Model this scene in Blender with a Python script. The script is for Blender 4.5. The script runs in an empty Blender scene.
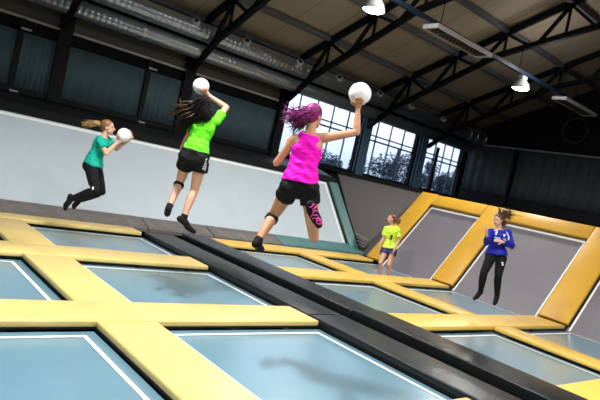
import bpy, bmesh, math, random
from mathutils import Vector as V, Matrix, noise
from mathutils.bvhtree import BVHTree
random.seed(7)
S = bpy.context.scene
C = S.collection
PI = math.pi

# ------------------------------------------------------------------ materials
def mat(name, col, rough=.6, metal=0., spec=.5, var=0., vscale=8., bump=0., bscale=60., coat=0., sheen=0., trans=0.):
    m = bpy.data.materials.new(name); m.use_nodes = True
    nt = m.node_tree; b = nt.nodes['Principled BSDF']
    b.inputs['Base Color'].default_value = (*col, 1)
    b.inputs['Roughness'].default_value = rough
    b.inputs['Metallic'].default_value = metal
    b.inputs['Specular IOR Level'].default_value = spec
    b.inputs['Coat Weight'].default_value = coat
    b.inputs['Coat Roughness'].default_value = .3
    b.inputs['Sheen Weight'].default_value = sheen
    tc = nt.nodes.new('ShaderNodeTexCoord')
    if var:
        n = nt.nodes.new('ShaderNodeTexNoise'); n.inputs['Scale'].default_value = vscale; n.inputs['Detail'].default_value = 5
        r = nt.nodes.new('ShaderNodeValToRGB')
        r.color_ramp.elements[0].position = .3; r.color_ramp.elements[1].position = .7
        r.color_ramp.elements[0].color = (*[max(0, c*(1-var)) for c in col], 1)
        r.color_ramp.elements[1].color = (*[min(1, c*(1+var)) for c in col], 1)
        nt.links.new(tc.outputs['Object'], n.inputs['Vector']); nt.links.new(n.outputs['Fac'], r.inputs['Fac'])
        nt.links.new(r.outputs['Color'], b.inputs['Base Color'])
    if bump:
        n = nt.nodes.new('ShaderNodeTexNoise'); n.inputs['Scale'].default_value = bscale; n.inputs['Detail'].default_value = 3
        u = nt.nodes.new('ShaderNodeBump'); u.inputs['Strength'].default_value = bump; u.inputs['Distance'].default_value = .02
        nt.links.new(tc.outputs['Object'], n.inputs['Vector']); nt.links.new(n.outputs['Fac'], u.inputs['Height'])
        nt.links.new(u.outputs['Normal'], b.inputs['Normal'])
    return m

def emis(name, col, k):
    m = bpy.data.materials.new(name); m.use_nodes = True
    b = m.node_tree.nodes['Principled BSDF']
    b.inputs['Base Color'].default_value = (*col, 1)
    b.inputs['Emission Color'].default_value = (*col, 1); b.inputs['Emission Strength'].default_value = k
    return m

def stripes(m, axis, period, col, col2, width=.06):
    """thin seam lines across a surface at a fixed world spacing"""
    nt = m.node_tree; b = nt.nodes['Principled BSDF']
    g = nt.nodes.new('ShaderNodeNewGeometry'); s = nt.nodes.new('ShaderNodeSeparateXYZ')
    nt.links.new(g.outputs['Position'], s.inputs[0])
    d = nt.nodes.new('ShaderNodeMath'); d.operation = 'DIVIDE'; d.inputs[1].default_value = period
    nt.links.new(s.outputs[axis], d.inputs[0])
    f = nt.nodes.new('ShaderNodeMath'); f.operation = 'FRACT'; nt.links.new(d.outputs[0], f.inputs[0])
    l = nt.nodes.new('ShaderNodeMath'); l.operation = 'LESS_THAN'; l.inputs[1].default_value = width; nt.links.new(f.outputs[0], l.inputs[0])
    x = nt.nodes.new('ShaderNodeMix'); x.data_type = 'RGBA'
    x.inputs['A'].default_value = (*col, 1); x.inputs['B'].default_value = (*col2, 1)
    nt.links.new(l.outputs[0], x.inputs['Factor']); nt.links.new(x.outputs['Result'], b.inputs['Base Color'])
    return m

def ribbed(m, axis, period, strength):
    nt = m.node_tree; b = nt.nodes['Principled BSDF']
    g = nt.nodes.new('ShaderNodeNewGeometry'); s = nt.nodes.new('ShaderNodeSeparateXYZ')
    nt.links.new(g.outputs['Position'], s.inputs[0])
    d = nt.nodes.new('ShaderNodeMath'); d.operation = 'MULTIPLY'; d.inputs[1].default_value = 2*PI/period
    nt.links.new(s.outputs[axis], d.inputs[0])
    f = nt.nodes.new('ShaderNodeMath'); f.operation = 'SINE'; nt.links.new(d.outputs[0], f.inputs[0])
    u = nt.nodes.new('ShaderNodeBump'); u.inputs['Strength'].default_value = strength; u.inputs['Distance'].default_value = .03
    nt.links.new(f.outputs[0], u.inputs['Height']); nt.links.new(u.outputs['Normal'], b.inputs['Normal'])
    return m

M = {}
M['yellow'] = mat('yellow_vinyl', (.70, .525, .185), .42, spec=.5, var=.06, vscale=1.6, bump=.10, bscale=9)
M['amber'] = mat('amber_vinyl', (.68, .375, .035), .42, spec=.5, var=.06, vscale=1.6, bump=.10, bscale=9)
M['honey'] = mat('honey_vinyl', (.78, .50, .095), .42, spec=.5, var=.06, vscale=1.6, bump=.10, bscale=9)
M['yellow_seam'] = mat('yellow_seam', (.42, .27, .04), .6)
M['black_vinyl'] = mat('black_vinyl', (.010, .0125, .0135), .36, spec=.36, bump=.7, bscale=5)
M['teal_vinyl'] = mat('dark_teal_vinyl', (.155, .135, .125), .36, spec=.7, bump=.8, bscale=7)
M['teal_side'] = mat('green_teal_vinyl', (.085, .20, .20), .38, spec=.6, bump=.5, bscale=9)
M['bed'] = mat('woven_trampoline_bed', (.145, .28, .365), .21, spec=1.0, coat=.6, var=.05, vscale=3, bump=.04, bscale=220)
M['bed_wall'] = mat('pale_wall_bed', (.445, .52, .585), .55, spec=.4, var=.03, vscale=2, bump=.05, bscale=160)
M['bed_end'] = mat('lilac_grey_bed', (.175, .165, .195), .5, spec=.5, var=.05, vscale=2, bump=.05, bscale=160)
M['white_line'] = mat('white_webbing', (.86, .88, .88), .6)
M['black_cloth'] = mat('black_cloth', (.006, .0065, .007), .8, spec=.2, bump=.3, bscale=8)
M['net_skirt'] = mat('black_net_cloth', (.010, .011, .0115), .5, spec=.22, bump=.25, bscale=6)
M['steel_dark'] = mat('dark_painted_steel', (.005, .006, .008), .55, spec=.12)
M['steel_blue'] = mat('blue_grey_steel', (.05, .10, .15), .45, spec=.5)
M['purlin'] = mat('grey_purlin', (.115, .115, .135), .55)
M['galv'] = ribbed(mat('galvanised_duct', (.44, .48, .53), .28, metal=.72), 0, .14, .16)
M['galv_plain'] = mat('galvanised_plain', (.6, .62, .64), .34, metal=1)
M['nozzle'] = mat('nozzle_metal', (.60, .63, .66), .45, metal=.2)
M['hole'] = mat('duct_inside', (.01, .01, .01), .9)
M['roof'] = stripes(mat('roof_cladding', (.2, .17, .14), .7), 0, 1.17, (.34, .275, .205), (.21, .17, .125), .03)
M['wall'] = mat('dark_wall_paint', (.006, .007, .009), .8, spec=.08, var=.15, vscale=2)
M['wall_end'] = mat('near_black_wall', (.005, .0055, .007), .8, spec=.2)
M['wall_band'] = mat('brown_wall_cladding', (.055, .048, .043), .7)
M['trim'] = mat('pale_metal_trim', (.33, .33, .33), .45)
M['blind'] = mat('blue_grey_blind', (.050, .085, .107), .7, spec=.2, var=.12, vscale=2.2, bump=.25, bscale=3)
M['curtain'] = mat('dark_curtain_cloth', (.028, .042, .050), .8, var=.1, vscale=3)
M['floor'] = mat('dark_floor', (.03, .03, .032), .8)
M['ground'] = mat('outdoor_ground', (.10, .11, .08), .9, var=.3, vscale=.3)
M['corner'] = mat('brown_grey_fabric', (.13, .115, .115), .6, bump=.35, bscale=4)
M['step'] = mat('grey_step_vinyl', (.27, .24, .24), .5)
M['conduit'] = mat('blue_conduit', (.014, .028, .058), .45, spec=.3)
M['lamp_shell'] = mat('lamp_aluminium', (.42, .46, .47), .4)
M['lamp_glow'] = emis('lamp_glow', (.88, 1., .95), 22)
M['fixture'] = mat('white_fixture', (.75, .75, .80), .4)
M['fixture_in'] = mat('fixture_louvre', (.05, .042, .028), .5)
M['leaf'] = mat('outdoor_leaves', (.04, .06, .085), .8, var=.4, vscale=1.5)
M['bark'] = mat('bark', (.05, .04, .03), .9)
M['ball'] = mat('white_ball_leather', (.86, .85, .87), .5, bump=.08, bscale=30)
M['ball_seam'] = mat('ball_seam', (.60, .59, .62), .6)
M['skin'] = mat('skin', (.50, .255, .15), .5, spec=.35, var=.05, vscale=14)
M['skin_pale'] = mat('pale_skin', (.58, .335, .235), .5, spec=.35, var=.05, vscale=14)
M['lip'] = mat('lips', (.45, .13, .11), .4)
M['eye'] = mat('eye', (.03, .02, .02), .2)
M['black_wear'] = mat('black_sportswear', (.006, .0065, .008), .75, spec=.15, bump=.25, bscale=16)
M['magenta'] = mat('magenta_jersey', (.88, .004, .52), .7, spec=.2, bump=.5, bscale=17)
M['lime'] = mat('lime_green_jersey', (.13, .80, .02), .7, spec=.2, bump=.4, bscale=17)
M['tealshirt'] = mat('teal_jersey', (.005, .33, .25), .7, spec=.2, bump=.4, bscale=17)
M['neon'] = mat('neon_yellow_jersey', (.62, .88, .06), .6, bump=.3, bscale=17)
M['royal'] = mat('royal_blue_jersey', (.010, .018, .34), .6, spec=.25, bump=.3, bscale=17)
M['navy'] = mat('navy_shorts', (.010, .016, .13), .6)
M['print_white'] = mat('white_print', (.80, .85, .88), .6)
M['print_pink'] = mat('pink_print', (.72, .03, .33), .6)
M['print_black'] = mat('black_print', (.015, .02, .015), .6)
M['hair_purple'] = mat('purple_hair', (.20, .012, .13), .5, spec=.3, var=.75, vscale=22, bump=.2, bscale=60)
M['hair_purple_dark'] = mat('purple_hair_dark', (.07, .012, .045), .45, var=.5, vscale=25)
M['hair_black'] = mat('black_brown_hair', (.006, .0045, .004), .6, spec=.12, var=.4, vscale=25, bump=.2, bscale=60)
M['hair_brown'] = mat('brown_hair', (.10, .052, .030), .45, var=.5, vscale=22, bump=.2, bscale=60)
M['hair_blond'] = mat('dark_blond_hair', (.40, .25, .085), .42, var=.5, vscale=22, bump=.2, bscale=60)
M['hair_auburn'] = mat('auburn_hair', (.19, .085, .035), .42, var=.5, vscale=22, bump=.2, bscale=60)
g = bpy.data.materials.new('window_glass'); g.use_nodes = True
nt = g.node_tree; nt.nodes.clear()
o_ = nt.nodes.new('ShaderNodeOutputMaterial'); mx = nt.nodes.new('ShaderNodeMixShader'); fr = nt.nodes.new('ShaderNodeFresnel')
tr = nt.nodes.new('ShaderNodeBsdfTransparent'); gl = nt.nodes.new('ShaderNodeBsdfGlossy')
tr.inputs[0].default_value = (.86, .92, .97, 1); gl.inputs['Roughness'].default_value = .02; fr.inputs[0].default_value = 1.45
gb = nt.nodes.new('ShaderNodeNewGeometry'); sb = nt.nodes.new('ShaderNodeMath'); sb.operation = 'SUBTRACT'; sb.use_clamp = True
nt.links.new(fr.outputs[0], sb.inputs[0]); nt.links.new(gb.outputs['Backfacing'], sb.inputs[1]); nt.links.new(sb.outputs[0], mx.inputs[0]); nt.links.new(tr.outputs[0], mx.inputs[1]); nt.links.new(gl.outputs[0], mx.inputs[2]); nt.links.new(mx.outputs[0], o_.inputs[0])
M['glass'] = g

# ------------------------------------------------------------------ object helpers
def wloc(o):
    p = V(o.location)
    while o.parent: o = o.parent; p += V(o.location)
    return p

def tag(o, label=None, cat=None, group=None, kind=None):
    if label: o['label'] = label
    if cat: o['category'] = cat
    if group: o['group'] = group
    if kind: o['kind'] = kind
    return o

def empty(name, loc, label=None, cat=None, group=None, kind=None):
    o = bpy.data.objects.new(name, None); C.objects.link(o); o.location = loc; o.empty_display_size = .1
    return tag(o, label, cat, group, kind)

def link_mesh(name, me, m, parent=None, smooth=False, recentre=True):
    """verts are in world space; the origin goes to the base centre (or to the parent)"""
    if m is not None: me.materials.clear(); me.materials.append(m)
    if parent: off = wloc(parent)
    elif recentre and len(me.vertices):
        xs = [v.co.x for v in me.vertices]; ys = [v.co.y for v in me.vertices]; zs = [v.co.z for v in me.vertices]
        off = V(((min(xs)+max(xs))/2, (min(ys)+max(ys))/2, min(zs)))
    else: off = V((0, 0, 0))
    me.transform(Matrix.Translation(-off))
    if smooth:
        for p in me.polygons: p.use_smooth = True
    o = bpy.data.objects.new(name, me); C.objects.link(o)
    if parent: o.parent = parent
    else: o.location = off
    return o

def obj(name, bm, m, parent=None, smooth=False, bevel=0., seg=2):
    bmesh.ops.recalc_face_normals(bm, faces=bm.faces)
    if bevel:
        bmesh.ops.bevel(bm, geom=[e for e in bm.edges if e.is_manifold and e.calc_face_angle(0) > .6], offset=bevel, segments=seg, affect='EDGES', profile=.6)
    me = bpy.data.meshes.new(name); bm.to_mesh(me); bm.free()
    return link_mesh(name, me, m, parent, smooth)

def NB(): return bmesh.new()

def box(bm, x0, x1, y0, y1, z0, z1):
    vs = [bm.verts.new((x, y, z)) for z in (z0, z1) for y in (y0, y1) for x in (x0, x1)]
    for f in ((0, 2, 3, 1), (4, 5, 7, 6), (0, 1, 5, 4), (2, 6, 7, 3), (0, 4, 6, 2), (1, 3, 7, 5)): bm.faces.new([vs[i] for i in f])

def slab(bm, pts, n, t0, t1):
    """prism over a polygon, between two offsets along n"""
    n = V(n).normalized()
    a = [bm.verts.new(V(p)+n*t0) for p in pts]; b = [bm.verts.new(V(p)+n*t1) for p in pts]
    k = len(pts)
    bm.faces.new(a[::-1]); bm.faces.new(b)
    for i in range(k): bm.faces.new((a[i], a[(i+1) % k], b[(i+1) % k], b[i]))

def frame_of(d, up=V((0, 0, 1))):
    d = V(d).normalized()
    if abs(d.dot(up)) > .97: up = V((1, 0, 0))
    s = d.cross(up).normalized(); return d, s, s.cross(d).normalized()

def bar(bm, a, b, w, h):
    a = V(a); b = V(b); d, s, u = frame_of(b-a)
    pts = [a+s*w/2*i+u*h/2*j for i, j in ((-1, -1), (1, -1), (1, 1), (-1, 1))]
    slab(bm, pts, d, 0, (b-a).length)

def tube(bm, pts, radii, seg=10, cap=True):
    pts = [V(p) for p in pts]
    if not hasattr(radii, '__len__'): radii = [radii]*len(pts)
    rings = []; prev = None
    for i, p in enumerate(pts):
        d = (pts[min(i+1, len(pts)-1)]-pts[max(i-1, 0)])
        d, s, u = frame_of(d) if prev is None else (d.normalized(), None, None)
        if prev is not None:
            s = (prev-d*prev.dot(d)).normalized(); u = s.cross(d)
        prev = s
        rings.append([bm.verts.new(p+(s*math.cos(2*PI*k/seg)+u*math.sin(2*PI*k/seg))*radii[i]) for k in range(seg)])
    for r0, r1 in zip(rings, rings[1:]):
        for k in range(seg): bm.faces.new((r0[k], r0[(k+1) % seg], r1[(k+1) % seg], r1[k]))
    if cap: bm.faces.new(rings[0][::-1]); bm.faces.new(rings[-1])

def ball_at(bm, c, r, mtx=None, sub=2):
    g_ = bmesh.ops.create_icosphere(bm, subdivisions=sub, radius=1)
    for v in g_['verts']:
        q = v.co * r if not hasattr(r, '__len__') else V((v.co.x*r[0], v.co.y*r[1], v.co.z*r[2]))
        if mtx is not None: q = mtx @ q
        v.co = V(c)+q

# ------------------------------------------------------------------ camera
cam = bpy.data.cameras.new('camera'); cam.lens = 34.318; cam.sensor_width = 36; cam.clip_end = 400
co = bpy.data.objects.new('camera', cam); C.objects.link(co); S.camera = co
Rm = Matrix(((0.7483252928737912, -0.1394606227628429, -0.648505968163713), (-0.6273545711801958, 0.16880091216077303, -0.7602187146295489), (0.21548897434594483, 0.9757340758384383, 0.038826732840167244)))
co.matrix_world = Matrix.Translation((0, 0, 1.75)) @ Rm.to_4x4()
cam.dof.use_dof = True; cam.dof.focus_distance = 5.8; cam.dof.aperture_fstop = 2.8

# ------------------------------------------------------------------ the building
YW, XE = 14.5, 21.05
def struct(name, bm, m, parent=None, **k):
    o = obj(name, bm, m, parent, **k)
    if not parent: o['kind'] = 'structure'
    return o
b = NB(); box(b, -9, XE+.3, -7, YW+.3, -1.1, -.9); struct('floor', b, M['floor'])
b = NB(); box(b, -60, 150, YW+.31, 200, -2.2, -2); struct('ground', b, M['ground'])
cols = [(.4, .65), (3.95, 4.2), (7.28, 7.56), (10.6, 10.95), (14.5, 14.78), (17.7, 18.1), (20.9, 21.05)]
b = NB()
box(b, -9, XE, YW, YW+.25, -.9, 2.33)
box(b, -9, 10.6, YW, YW+.25, 3.63, 3.93)
box(b, 10.6, XE, YW, YW+.25, 4.6, 5.2)
for x0, x1 in cols: box(b, x0, x1, YW, YW+.25, 2.33, 4.6)
box(b, -9, .4, YW, YW+.25, 2.33, 3.63)
struct('wall_left', b, M['wall'])
b = NB(); box(b, -9, 10.6, YW-.02, YW+.25, 3.96, 5.2); struct('trim_1', b, M['wall_band'])
b = NB(); box(b, -9, 10.6, YW-.07, YW-.0, 3.905, 3.955); struct('trim_2', b, M['trim'])
b = NB(); box(b, XE, XE+.25, -7, YW+.25, -.9, 9.3); struct('wall_end', b, M['wall_end'])
b = NB(); box(b, -9, XE+.25, -7.25, -7, -.9, 6); struct('wall_right', b, M['wall'])
b = NB(); box(b, -9.25, -9, -7.25, YW+.25, -.9, 9.3); struct('wall_back', b, M['wall'])
def roof_z(y): return 5.47+.41*(14-y) if y > 4 else 9.57-.41*(4-y)
b = NB()
for y0, y1 in ((YW+.3, 4), (4, -7.3)):
    slab(b, [(-9.2, y0, roof_z(y0)), (XE+.2, y0, roof_z(y0)), (XE+.2, y1, roof_z(y1)), (-9.2, y1, roof_z(y1))], (0, 0, 1), 0, .12)
struct('ceiling', b, M['roof'])
b = NB(); box(b, 10.6, XE, 14.36, 14.498, 2.2, 2.36); struct('trim_3', b, M['steel_dark'])
b = NB(); box(b, -9, 10.6, 14.38, 14.498, 2.18, 2.36); struct('trim_4', b, M['steel_dark'])
b = NB(); box(b, XE-.3, XE-.002, -7, 14.3, 2.35, 2.72); struct('trim_5', b, M['steel_dark'])

# windows on the left wall
def window(n, x0, x1, z0, z1, mulls, trans):
    w = empty('window_%d' % n, (x0, YW+.1, z0), kind='structure')
    b = NB()
    for q in ((x0, x1, z0, z0+.06), (x0, x1, z1-.06, z1)): box(b, q[0], q[1], YW+.06, YW+.14, q[2], q[3])
    for xa in (x0, x1-.06): box(b, xa, xa+.06, YW+.06, YW+.14, z0+.06, z1-.06)
    obj('window_frame', b, M['steel_dark'], w)
    b = NB(); box(b, x0+.06, x1-.06, YW+.1, YW+.108, z0+.06, z1-.06); obj('glass_pane', b, M['glass'], w)
    for xm, t in mulls:
        b = NB(); box(b, xm-t/2, xm+t/2, YW+.05, YW+.09, z0+.06, z1-.06); obj('mullion', b, M['steel_blue'], w)
    for zt, t in trans:
        b = NB(); box(b, x0+.06, x1-.06, YW+.03, YW+.05, zt-t/2, zt+t/2); obj('transom', b, M['steel_dark'], w)
    return w
window(1, .65, 3.95, 2.33, 3.63, [], [])
window(2, 4.2, 7.28, 2.33, 3.63, [], [])
window(3, 7.56, 10.6, 2.33, 3.63, [], [])
tr_ = [(3.62, .06), (3.80, .05)]
window(4, 10.95, 14.5, 2.33, 4.6, [(11.55, .04), (12.3, .04), (13.05, .04), (13.8, .05)], tr_)
window(5, 14.78, 17.7, 2.33, 4.6, [(15.35, .05), (16.1, .04), (16.85, .05)], tr_)
window(6, 18.1, 20.9, 2.33, 4.6, [(18.9, .05), (19.5, .05), (20.1, .05), (20.6, .04)], tr_)

# blinds drawn down inside the windows near the camera, with a black post between the two in each bay
def blind(x0, x1, label):
    b = NB(); n = 26
    for j, (z0, z1) in enumerate(((2.37, 3.62),)):
        fr_ = []; bk = []
        for i in range(n+1):
            x = x0+(x1-x0)*i/n; dy = .012*math.sin(i*1.7)+.008*math.sin(i*.6+x)
            fr_.append((b.verts.new((x, 14.44+dy, z0)), b.verts.new((x, 14.44+dy*.4, z1))))
            bk.append((b.verts.new((x, 14.455+dy, z0)), b.verts.new((x, 14.455+dy*.4, z1))))
        for i in range(n):
            b.faces.new((fr_[i][0], fr_[i+1][0], fr_[i+1][1], fr_[i][1])); b.faces.new((bk[i+1][0], bk[i][0], bk[i][1], bk[i+1][1]))
            b.faces.new((fr_[i][1], fr_[i+1][1], bk[i+1][1], bk[i][1])); b.faces.new((fr_[i+1][0], fr_[i][0], bk[i][0], bk[i+1][0]))
        b.faces.new((fr_[0][0], fr_[0][1], bk[0][1], bk[0][0])); b.faces.new((fr_[n][1], fr_[n][0], bk[n][0], bk[n][1]))
    o = obj('window_blind', b, M['blind'], smooth=True)
    return tag(o, label, 'blind', 'dark blinds along the left wall')
blind(.65, 3.125, 'dark grey blind at far left edge, first before the black post')
blind(3.13, 3.95, 'narrow dark grey blind between thin black post and first black column')
blind(4.2, 6.255, 'dark blue-grey blind right of first black column, above blond player')
blind(6.26, 7.28, 'dark blue-grey blind left of the ball held by the lime-shirted player')
blind(7.56, 10.6, 'dark grey blind right of lime-shirted player, last one before the bright windows')
for x, l in ((3.13, 'thin black post between blinds at the far left'), (6.26, 'thin black post between blinds, left of lime-shirted player')):
    p_ = empty('window_post', (x, 14.41, 2.3), l, 'post', 'black posts between the blinds')
    b = NB(); box(b, x-.06, x+.06, 14.36, 14.43, 2.36, 3.9); obj('post_shaft', b, M['steel_dark'], p_)
    b = NB(); box(b, x-.02, x+.2, 14.33, 14.36, 3.66, 3.70); obj('upper_bracket', b, M['trim'], p_)
    b = NB(); box(b, x-.02, x+.16, 14.33, 14.36, 2.25, 2.28); obj('lower_bracket', b, M['trim'], p_)
# columns
col_l = {4.07: 'broad black steel column between the blinds at far left', 7.42: 'broad black steel column behind the ball of the lime-shirted player',
         10.77: 'broad black steel column left of the purple-haired player, at start of bright windows', 14.64: 'blue-grey steel column right of the ball of the purple-haired player',
         17.9: 'blue-grey steel column between bright windows, beside the thin black post'}
for x, l in col_l.items():
    c_ = empty('steel_column', (x, 14.44, -.9), l, 'column', 'steel columns along the left wall')
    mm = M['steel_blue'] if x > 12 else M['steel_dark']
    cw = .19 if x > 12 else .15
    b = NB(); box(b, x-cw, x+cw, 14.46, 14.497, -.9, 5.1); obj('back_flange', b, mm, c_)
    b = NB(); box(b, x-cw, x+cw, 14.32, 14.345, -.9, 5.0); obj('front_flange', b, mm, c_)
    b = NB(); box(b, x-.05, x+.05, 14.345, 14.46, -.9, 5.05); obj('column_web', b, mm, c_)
b = NB(); tube(b, [(18.66, 14.25, -.9), (18.66, 14.25, 4.1)], .07, 12); box(b, 18.52, 18.8, 14.11, 14.34, -.9, -.87)
tag(obj('net_post', b, M['steel_dark']), 'thin black post before bright windows, just right of the last blue-grey column', 'post')

# roof trusses
top_y = [14.25, 12.85, 11.2, 9.62, 7.9, 6.3, 5.0]
def tz(y): return 5.33+.41*(14-y)
bot = [(14.3, 4.0), (13.3, 4.75), (9.8, 6.45), (7.1, 7.15), (4.0, 7.5)]
def bz(y):
    for (ya, za), (yb, zb) in zip(bot, bot[1:]):
        if yb <= y <= ya: return za+(zb-za)*(ya-y)/(ya-yb)
    return 7.5
def truss(x, label):
    t = empty('roof_truss', (x, 14.3, 4.0), label, 'truss', 'black steel roof trusses')
    m = M['steel_dark']
    b = NB(); bar(b, (x, 14.3, tz(14.3)), (x, 4, tz(4)), .13, .16); obj('top_chord', b, m, t)
    b = NB(); bar(b, (x, 4, tz(4)), (x, -6.3, tz(14.3)), .13, .16); obj('top_chord', b, m, t)
    b = NB()
    for (ya, za), (yb, zb) in zip(bot, bot[1:]): bar(b, (x, ya, za), (x, yb, zb), .12, .15)
    for (ya, za), (yb, zb) in zip(bot[1:], bot[2:]): bar(b, (x, 8-ya, za), (x, 8-yb, zb), .12, .15)
    obj('bottom_chord', b, m, t)
    for y in top_y[1:]:
        for dy, w in ((.68, .085), (-.02, .06), (-.74, .075)):
            yb = y+dy
            b = NB(); bar(b, (x, y, tz(y)-.05), (x, yb, bz(yb)+.04), w, w); obj('web_member', b, m, t)
truss(3.95, 'black roof truss at upper left, ending on the column above the blond player')
truss(7.42, 'black roof truss leading up from the column behind the lime-shirted player')
truss(10.8, 'black roof truss leading up right from behind the purple hair, past the left lamp')
truss(14.55, 'black roof truss passing right of the ball of the purple-haired player, under the tube light')
truss(18.05, 'black roof truss nearest the dark end wall, behind the right lamp')
pl = ['grey roof purlin nearest the left wall, just above the ducts', 'grey roof purlin crossing the trusses second from the left wall', 'grey roof purlin third from the left wall, right of the left lamp',
      'grey roof purlin fourth from the left wall, under the upper tube light', 'grey roof purlin at upper right, fifth from the left wall', 'grey roof purlin highest at the upper right corner']
for y, l in zip(top_y[:6], pl):
    if y > 14: y = 14.1
    b = NB(); box(b, -2, XE-.02, y-.05, y+.05, tz(y)+.085, roof_z(y+.05)-.002 if False else tz(y)+.118)
    box(b, -2, XE-.02, y-.07, y-.045, tz(y)+.082, tz(y)+.12)
    b2 = NB(); box(b2, -2, XE-.02, y-.075, y+.075, tz(y)-.02, tz(y)+.10)
    b.free()
    tag(obj('roof_purlin', b2, M['purlin']), l, 'purlin', 'grey roof purlins')

# ventilation ducts
d = empty('ventilation_duct', (0, 13.78, 4.95), 'upper silver spiral duct with round nozzles, under the roof edge', 'duct')
b = NB(); tube(b, [(-1, 13.78, 4.93), (19.6, 13.78, 4.93)], .235, 28); obj('duct_pipe', b, M['galv'], d, smooth=True)
b = NB(); tube(b, [(19.6, 13.78, 4.93), (20.75, 13.78, 4.93)], .25, 28); obj('duct_end', b, M['galv_plain'], d, smooth=False)
for x in (19.62, 20.1, 20.7):
    b = NB(); tube(b, [(x, 13.78, 4.93), (x+.05, 13.78, 4.93)], .27, 28); obj('duct_band', b, M['galv_plain'], d)
dn = V((-.42, -.72, .50)).normalized()
for x in (4.55, 7.0, 8.6, 10.55, 12.2, 14.15, 15.85, 17.8):
    a = V((x, 13.78, 4.93))
    b = NB(); tube(b, [a+dn*.19, a+dn*.31, a+dn*.325, a+dn*.31], [.105, .105, .095, .07], 20); nz = obj('duct_nozzle', b, M['nozzle'], d, smooth=False)
    b = NB(); tube(b, [a+dn*.318, a+dn*.328], .062, 16); obj('nozzle_opening', b, M['hole'], nz)
d = empty('ventilation_duct', (0, 14.1, 4.5), 'lower silver spiral duct running just above the windows', 'duct')
b = NB(); tube(b, [(-1, 14.06, 4.46), (20.4, 14.06, 4.46)], .20, 28); obj('duct_pipe', b, M['galv'], d, smooth=True)
for x in (2.2, 5.7, 9.2, 12.8, 16.4):
    b = NB(); tube(b, [(x, 14.06, 4.46), (x+.08, 14.06, 4.46)], .215, 28); obj('duct_band', b, M['galv_plain'], d)

# conduit with lamps and tube fixtures
b = NB(); bar(b, (2, 9, 6.0), (XE-.05, 9, 6.02), .09, .10)
cd = tag(obj('cable_conduit', b, M['conduit']), 'long dark blue conduit across the roof carrying lamps', 'conduit')
for x in (10.8, 14.55, 18.05):
    b = NB(); tube(b, [(x, 9, 6.05), (x, 9, bz(9)-.05)], .012, 8); obj('hanger_rod', b, M['steel_dark'], cd)
def high_bay(x, y, z, label, power, col=(1, .97, .92), vis=True, hang=6.0):
    t = empty('high_bay_lamp', (x, y, z), label, 'lamp')
    b = NB(); tube(b, [(x, y, z+.24), (x, y, z+.30)], [.10, .09], 20); box(b, x-.13, x+.13, y-.07, y+.07, z+.28, z+.36)
    obj('ballast_housing', b, M['lamp_shell'], t)
    b = NB()
    prof = [(.10, .25), (.15, .21), (.20, .14), (.235, .05), (.25, .0)]
    rings = []
    for s_ in (0, -.006):
        for r, zz in (prof if s_ == 0 else prof[::-1]):
            rings.append([b.verts.new((x+(r+s_)*math.cos(2*PI*k/28), y+(r+s_)*math.sin(2*PI*k/28), z+zz+s_*.5)) for k in range(28)])
    rings.append(rings[0])
    for r0, r1 in zip(rings, rings[1:]):
        for k in range(28): b.faces.new((r0[k], r0[(k+1) % 28], r1[(k+1) % 28], r1[k]))
    obj('reflector', b, M['lamp_shell'], t, smooth=True)
    b = NB(); ball_at(b, (x, y, z+.02), (.225, .225, .07), None, 3); obj('lamp_lens', b, M['lamp_glow'], t, smooth=True)
    b = NB(); tube(b, [(x, y, z+.355), (x, y, hang-.055)], .02, 8); obj('lamp_stem', b, M['steel_dark'], t)
    if power:
        L = bpy.data.lights.new('lamp_light', 'SPOT'); L.energy = power; L.color = col
        L.shadow_soft_size = .22; L.spot_size = math.radians(165); L.spot_blend = .5
        lo = bpy.data.objects.new('lamp_light', L); C.objects.link(lo); lo.parent = t; lo.location = (0, 0, -.10)
        U_ = bpy.data.lights.new('uplight_fill', 'POINT'); U_.energy = power*.075; U_.color = col; U_.shadow_soft_size = .25   # added fill beside the lamp to lift the roof, standing in for shell uplight
        uo = bpy.data.objects.new('uplight_fill', U_); C.objects.link(uo); uo.parent = t; uo.location = (0, -.75, .45)
KEY, SIDE = 1700, 900
high_bay(8.55, 9, 5.57, 'glowing high bay lamp near top centre of the photo, left of the two', SIDE)
high_bay(14.85, 9, 5.57, 'glowing high bay lamp at upper right, hanging on the conduit', SIDE)
high_bay(2.5, 5.45, 5.6, 'high bay lamp hanging above the near left court', KEY, hang=7.3)
high_bay(7.5, 0.5, 5.6, 'unseen fill lamp added above the near right court', 1300, hang=7.5)  # added out of view as fill for the right side
high_bay(-3, 4.5, 5.6, 'unseen cool fill lamp added behind the near left court', 900, col=(.70, .87, 1), hang=7.3)  # added out of view, tinted to cool the light on the left
high_bay(2.5, -.8, 5.6, 'unseen fill lamp added behind the photographer', 1400, hang=7.2)  # extra unseen lamp, put in to even the light and soften shadows
def fixture(x0, x1, label):
    t = empty('tube_light_fixture', ((x0+x1)/2, 9, 5.9), label, 'light fixture')
    b = NB(); box(b, x0, x1, 8.76, 8.80, 5.84, 5.94); box(b, x0, x1, 9.2, 9.22, 5.84, 5.94); box(b, x0, x0+.06, 8.8, 9.2, 5.84, 5.94); box(b, x1-.03, x1, 8.8, 9.2, 5.84, 5.94)
    obj('fixture_body', b, M['fixture'], t)
    b = NB()
    n = 16; box(b, x0+.06, x1-.03, 8.8, 9.2, 5.91, 5.925)
    for i in range(1, n): xx = x0+(x1-x0)*i/n; box(b, xx-.008, xx+.008, 8.81, 9.19, 5.85, 5.89)
    obj('louvre', b, M['fixture_in'], t)
    for yy in (8.92, 9.08):
        b = NB(); tube(b, [(x0+.05, yy, 5.898), (x1-.05, yy, 5.898)], .011, 8); obj('fluorescent_tube', b, M['fixture'], t)
fixture(10.45, 12.8, 'unlit tube light fixture between the two lamps on the conduit')
fixture(17.1, 19.35, 'unlit tube light fixture right of the right lamp, before dark end wall')

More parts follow.
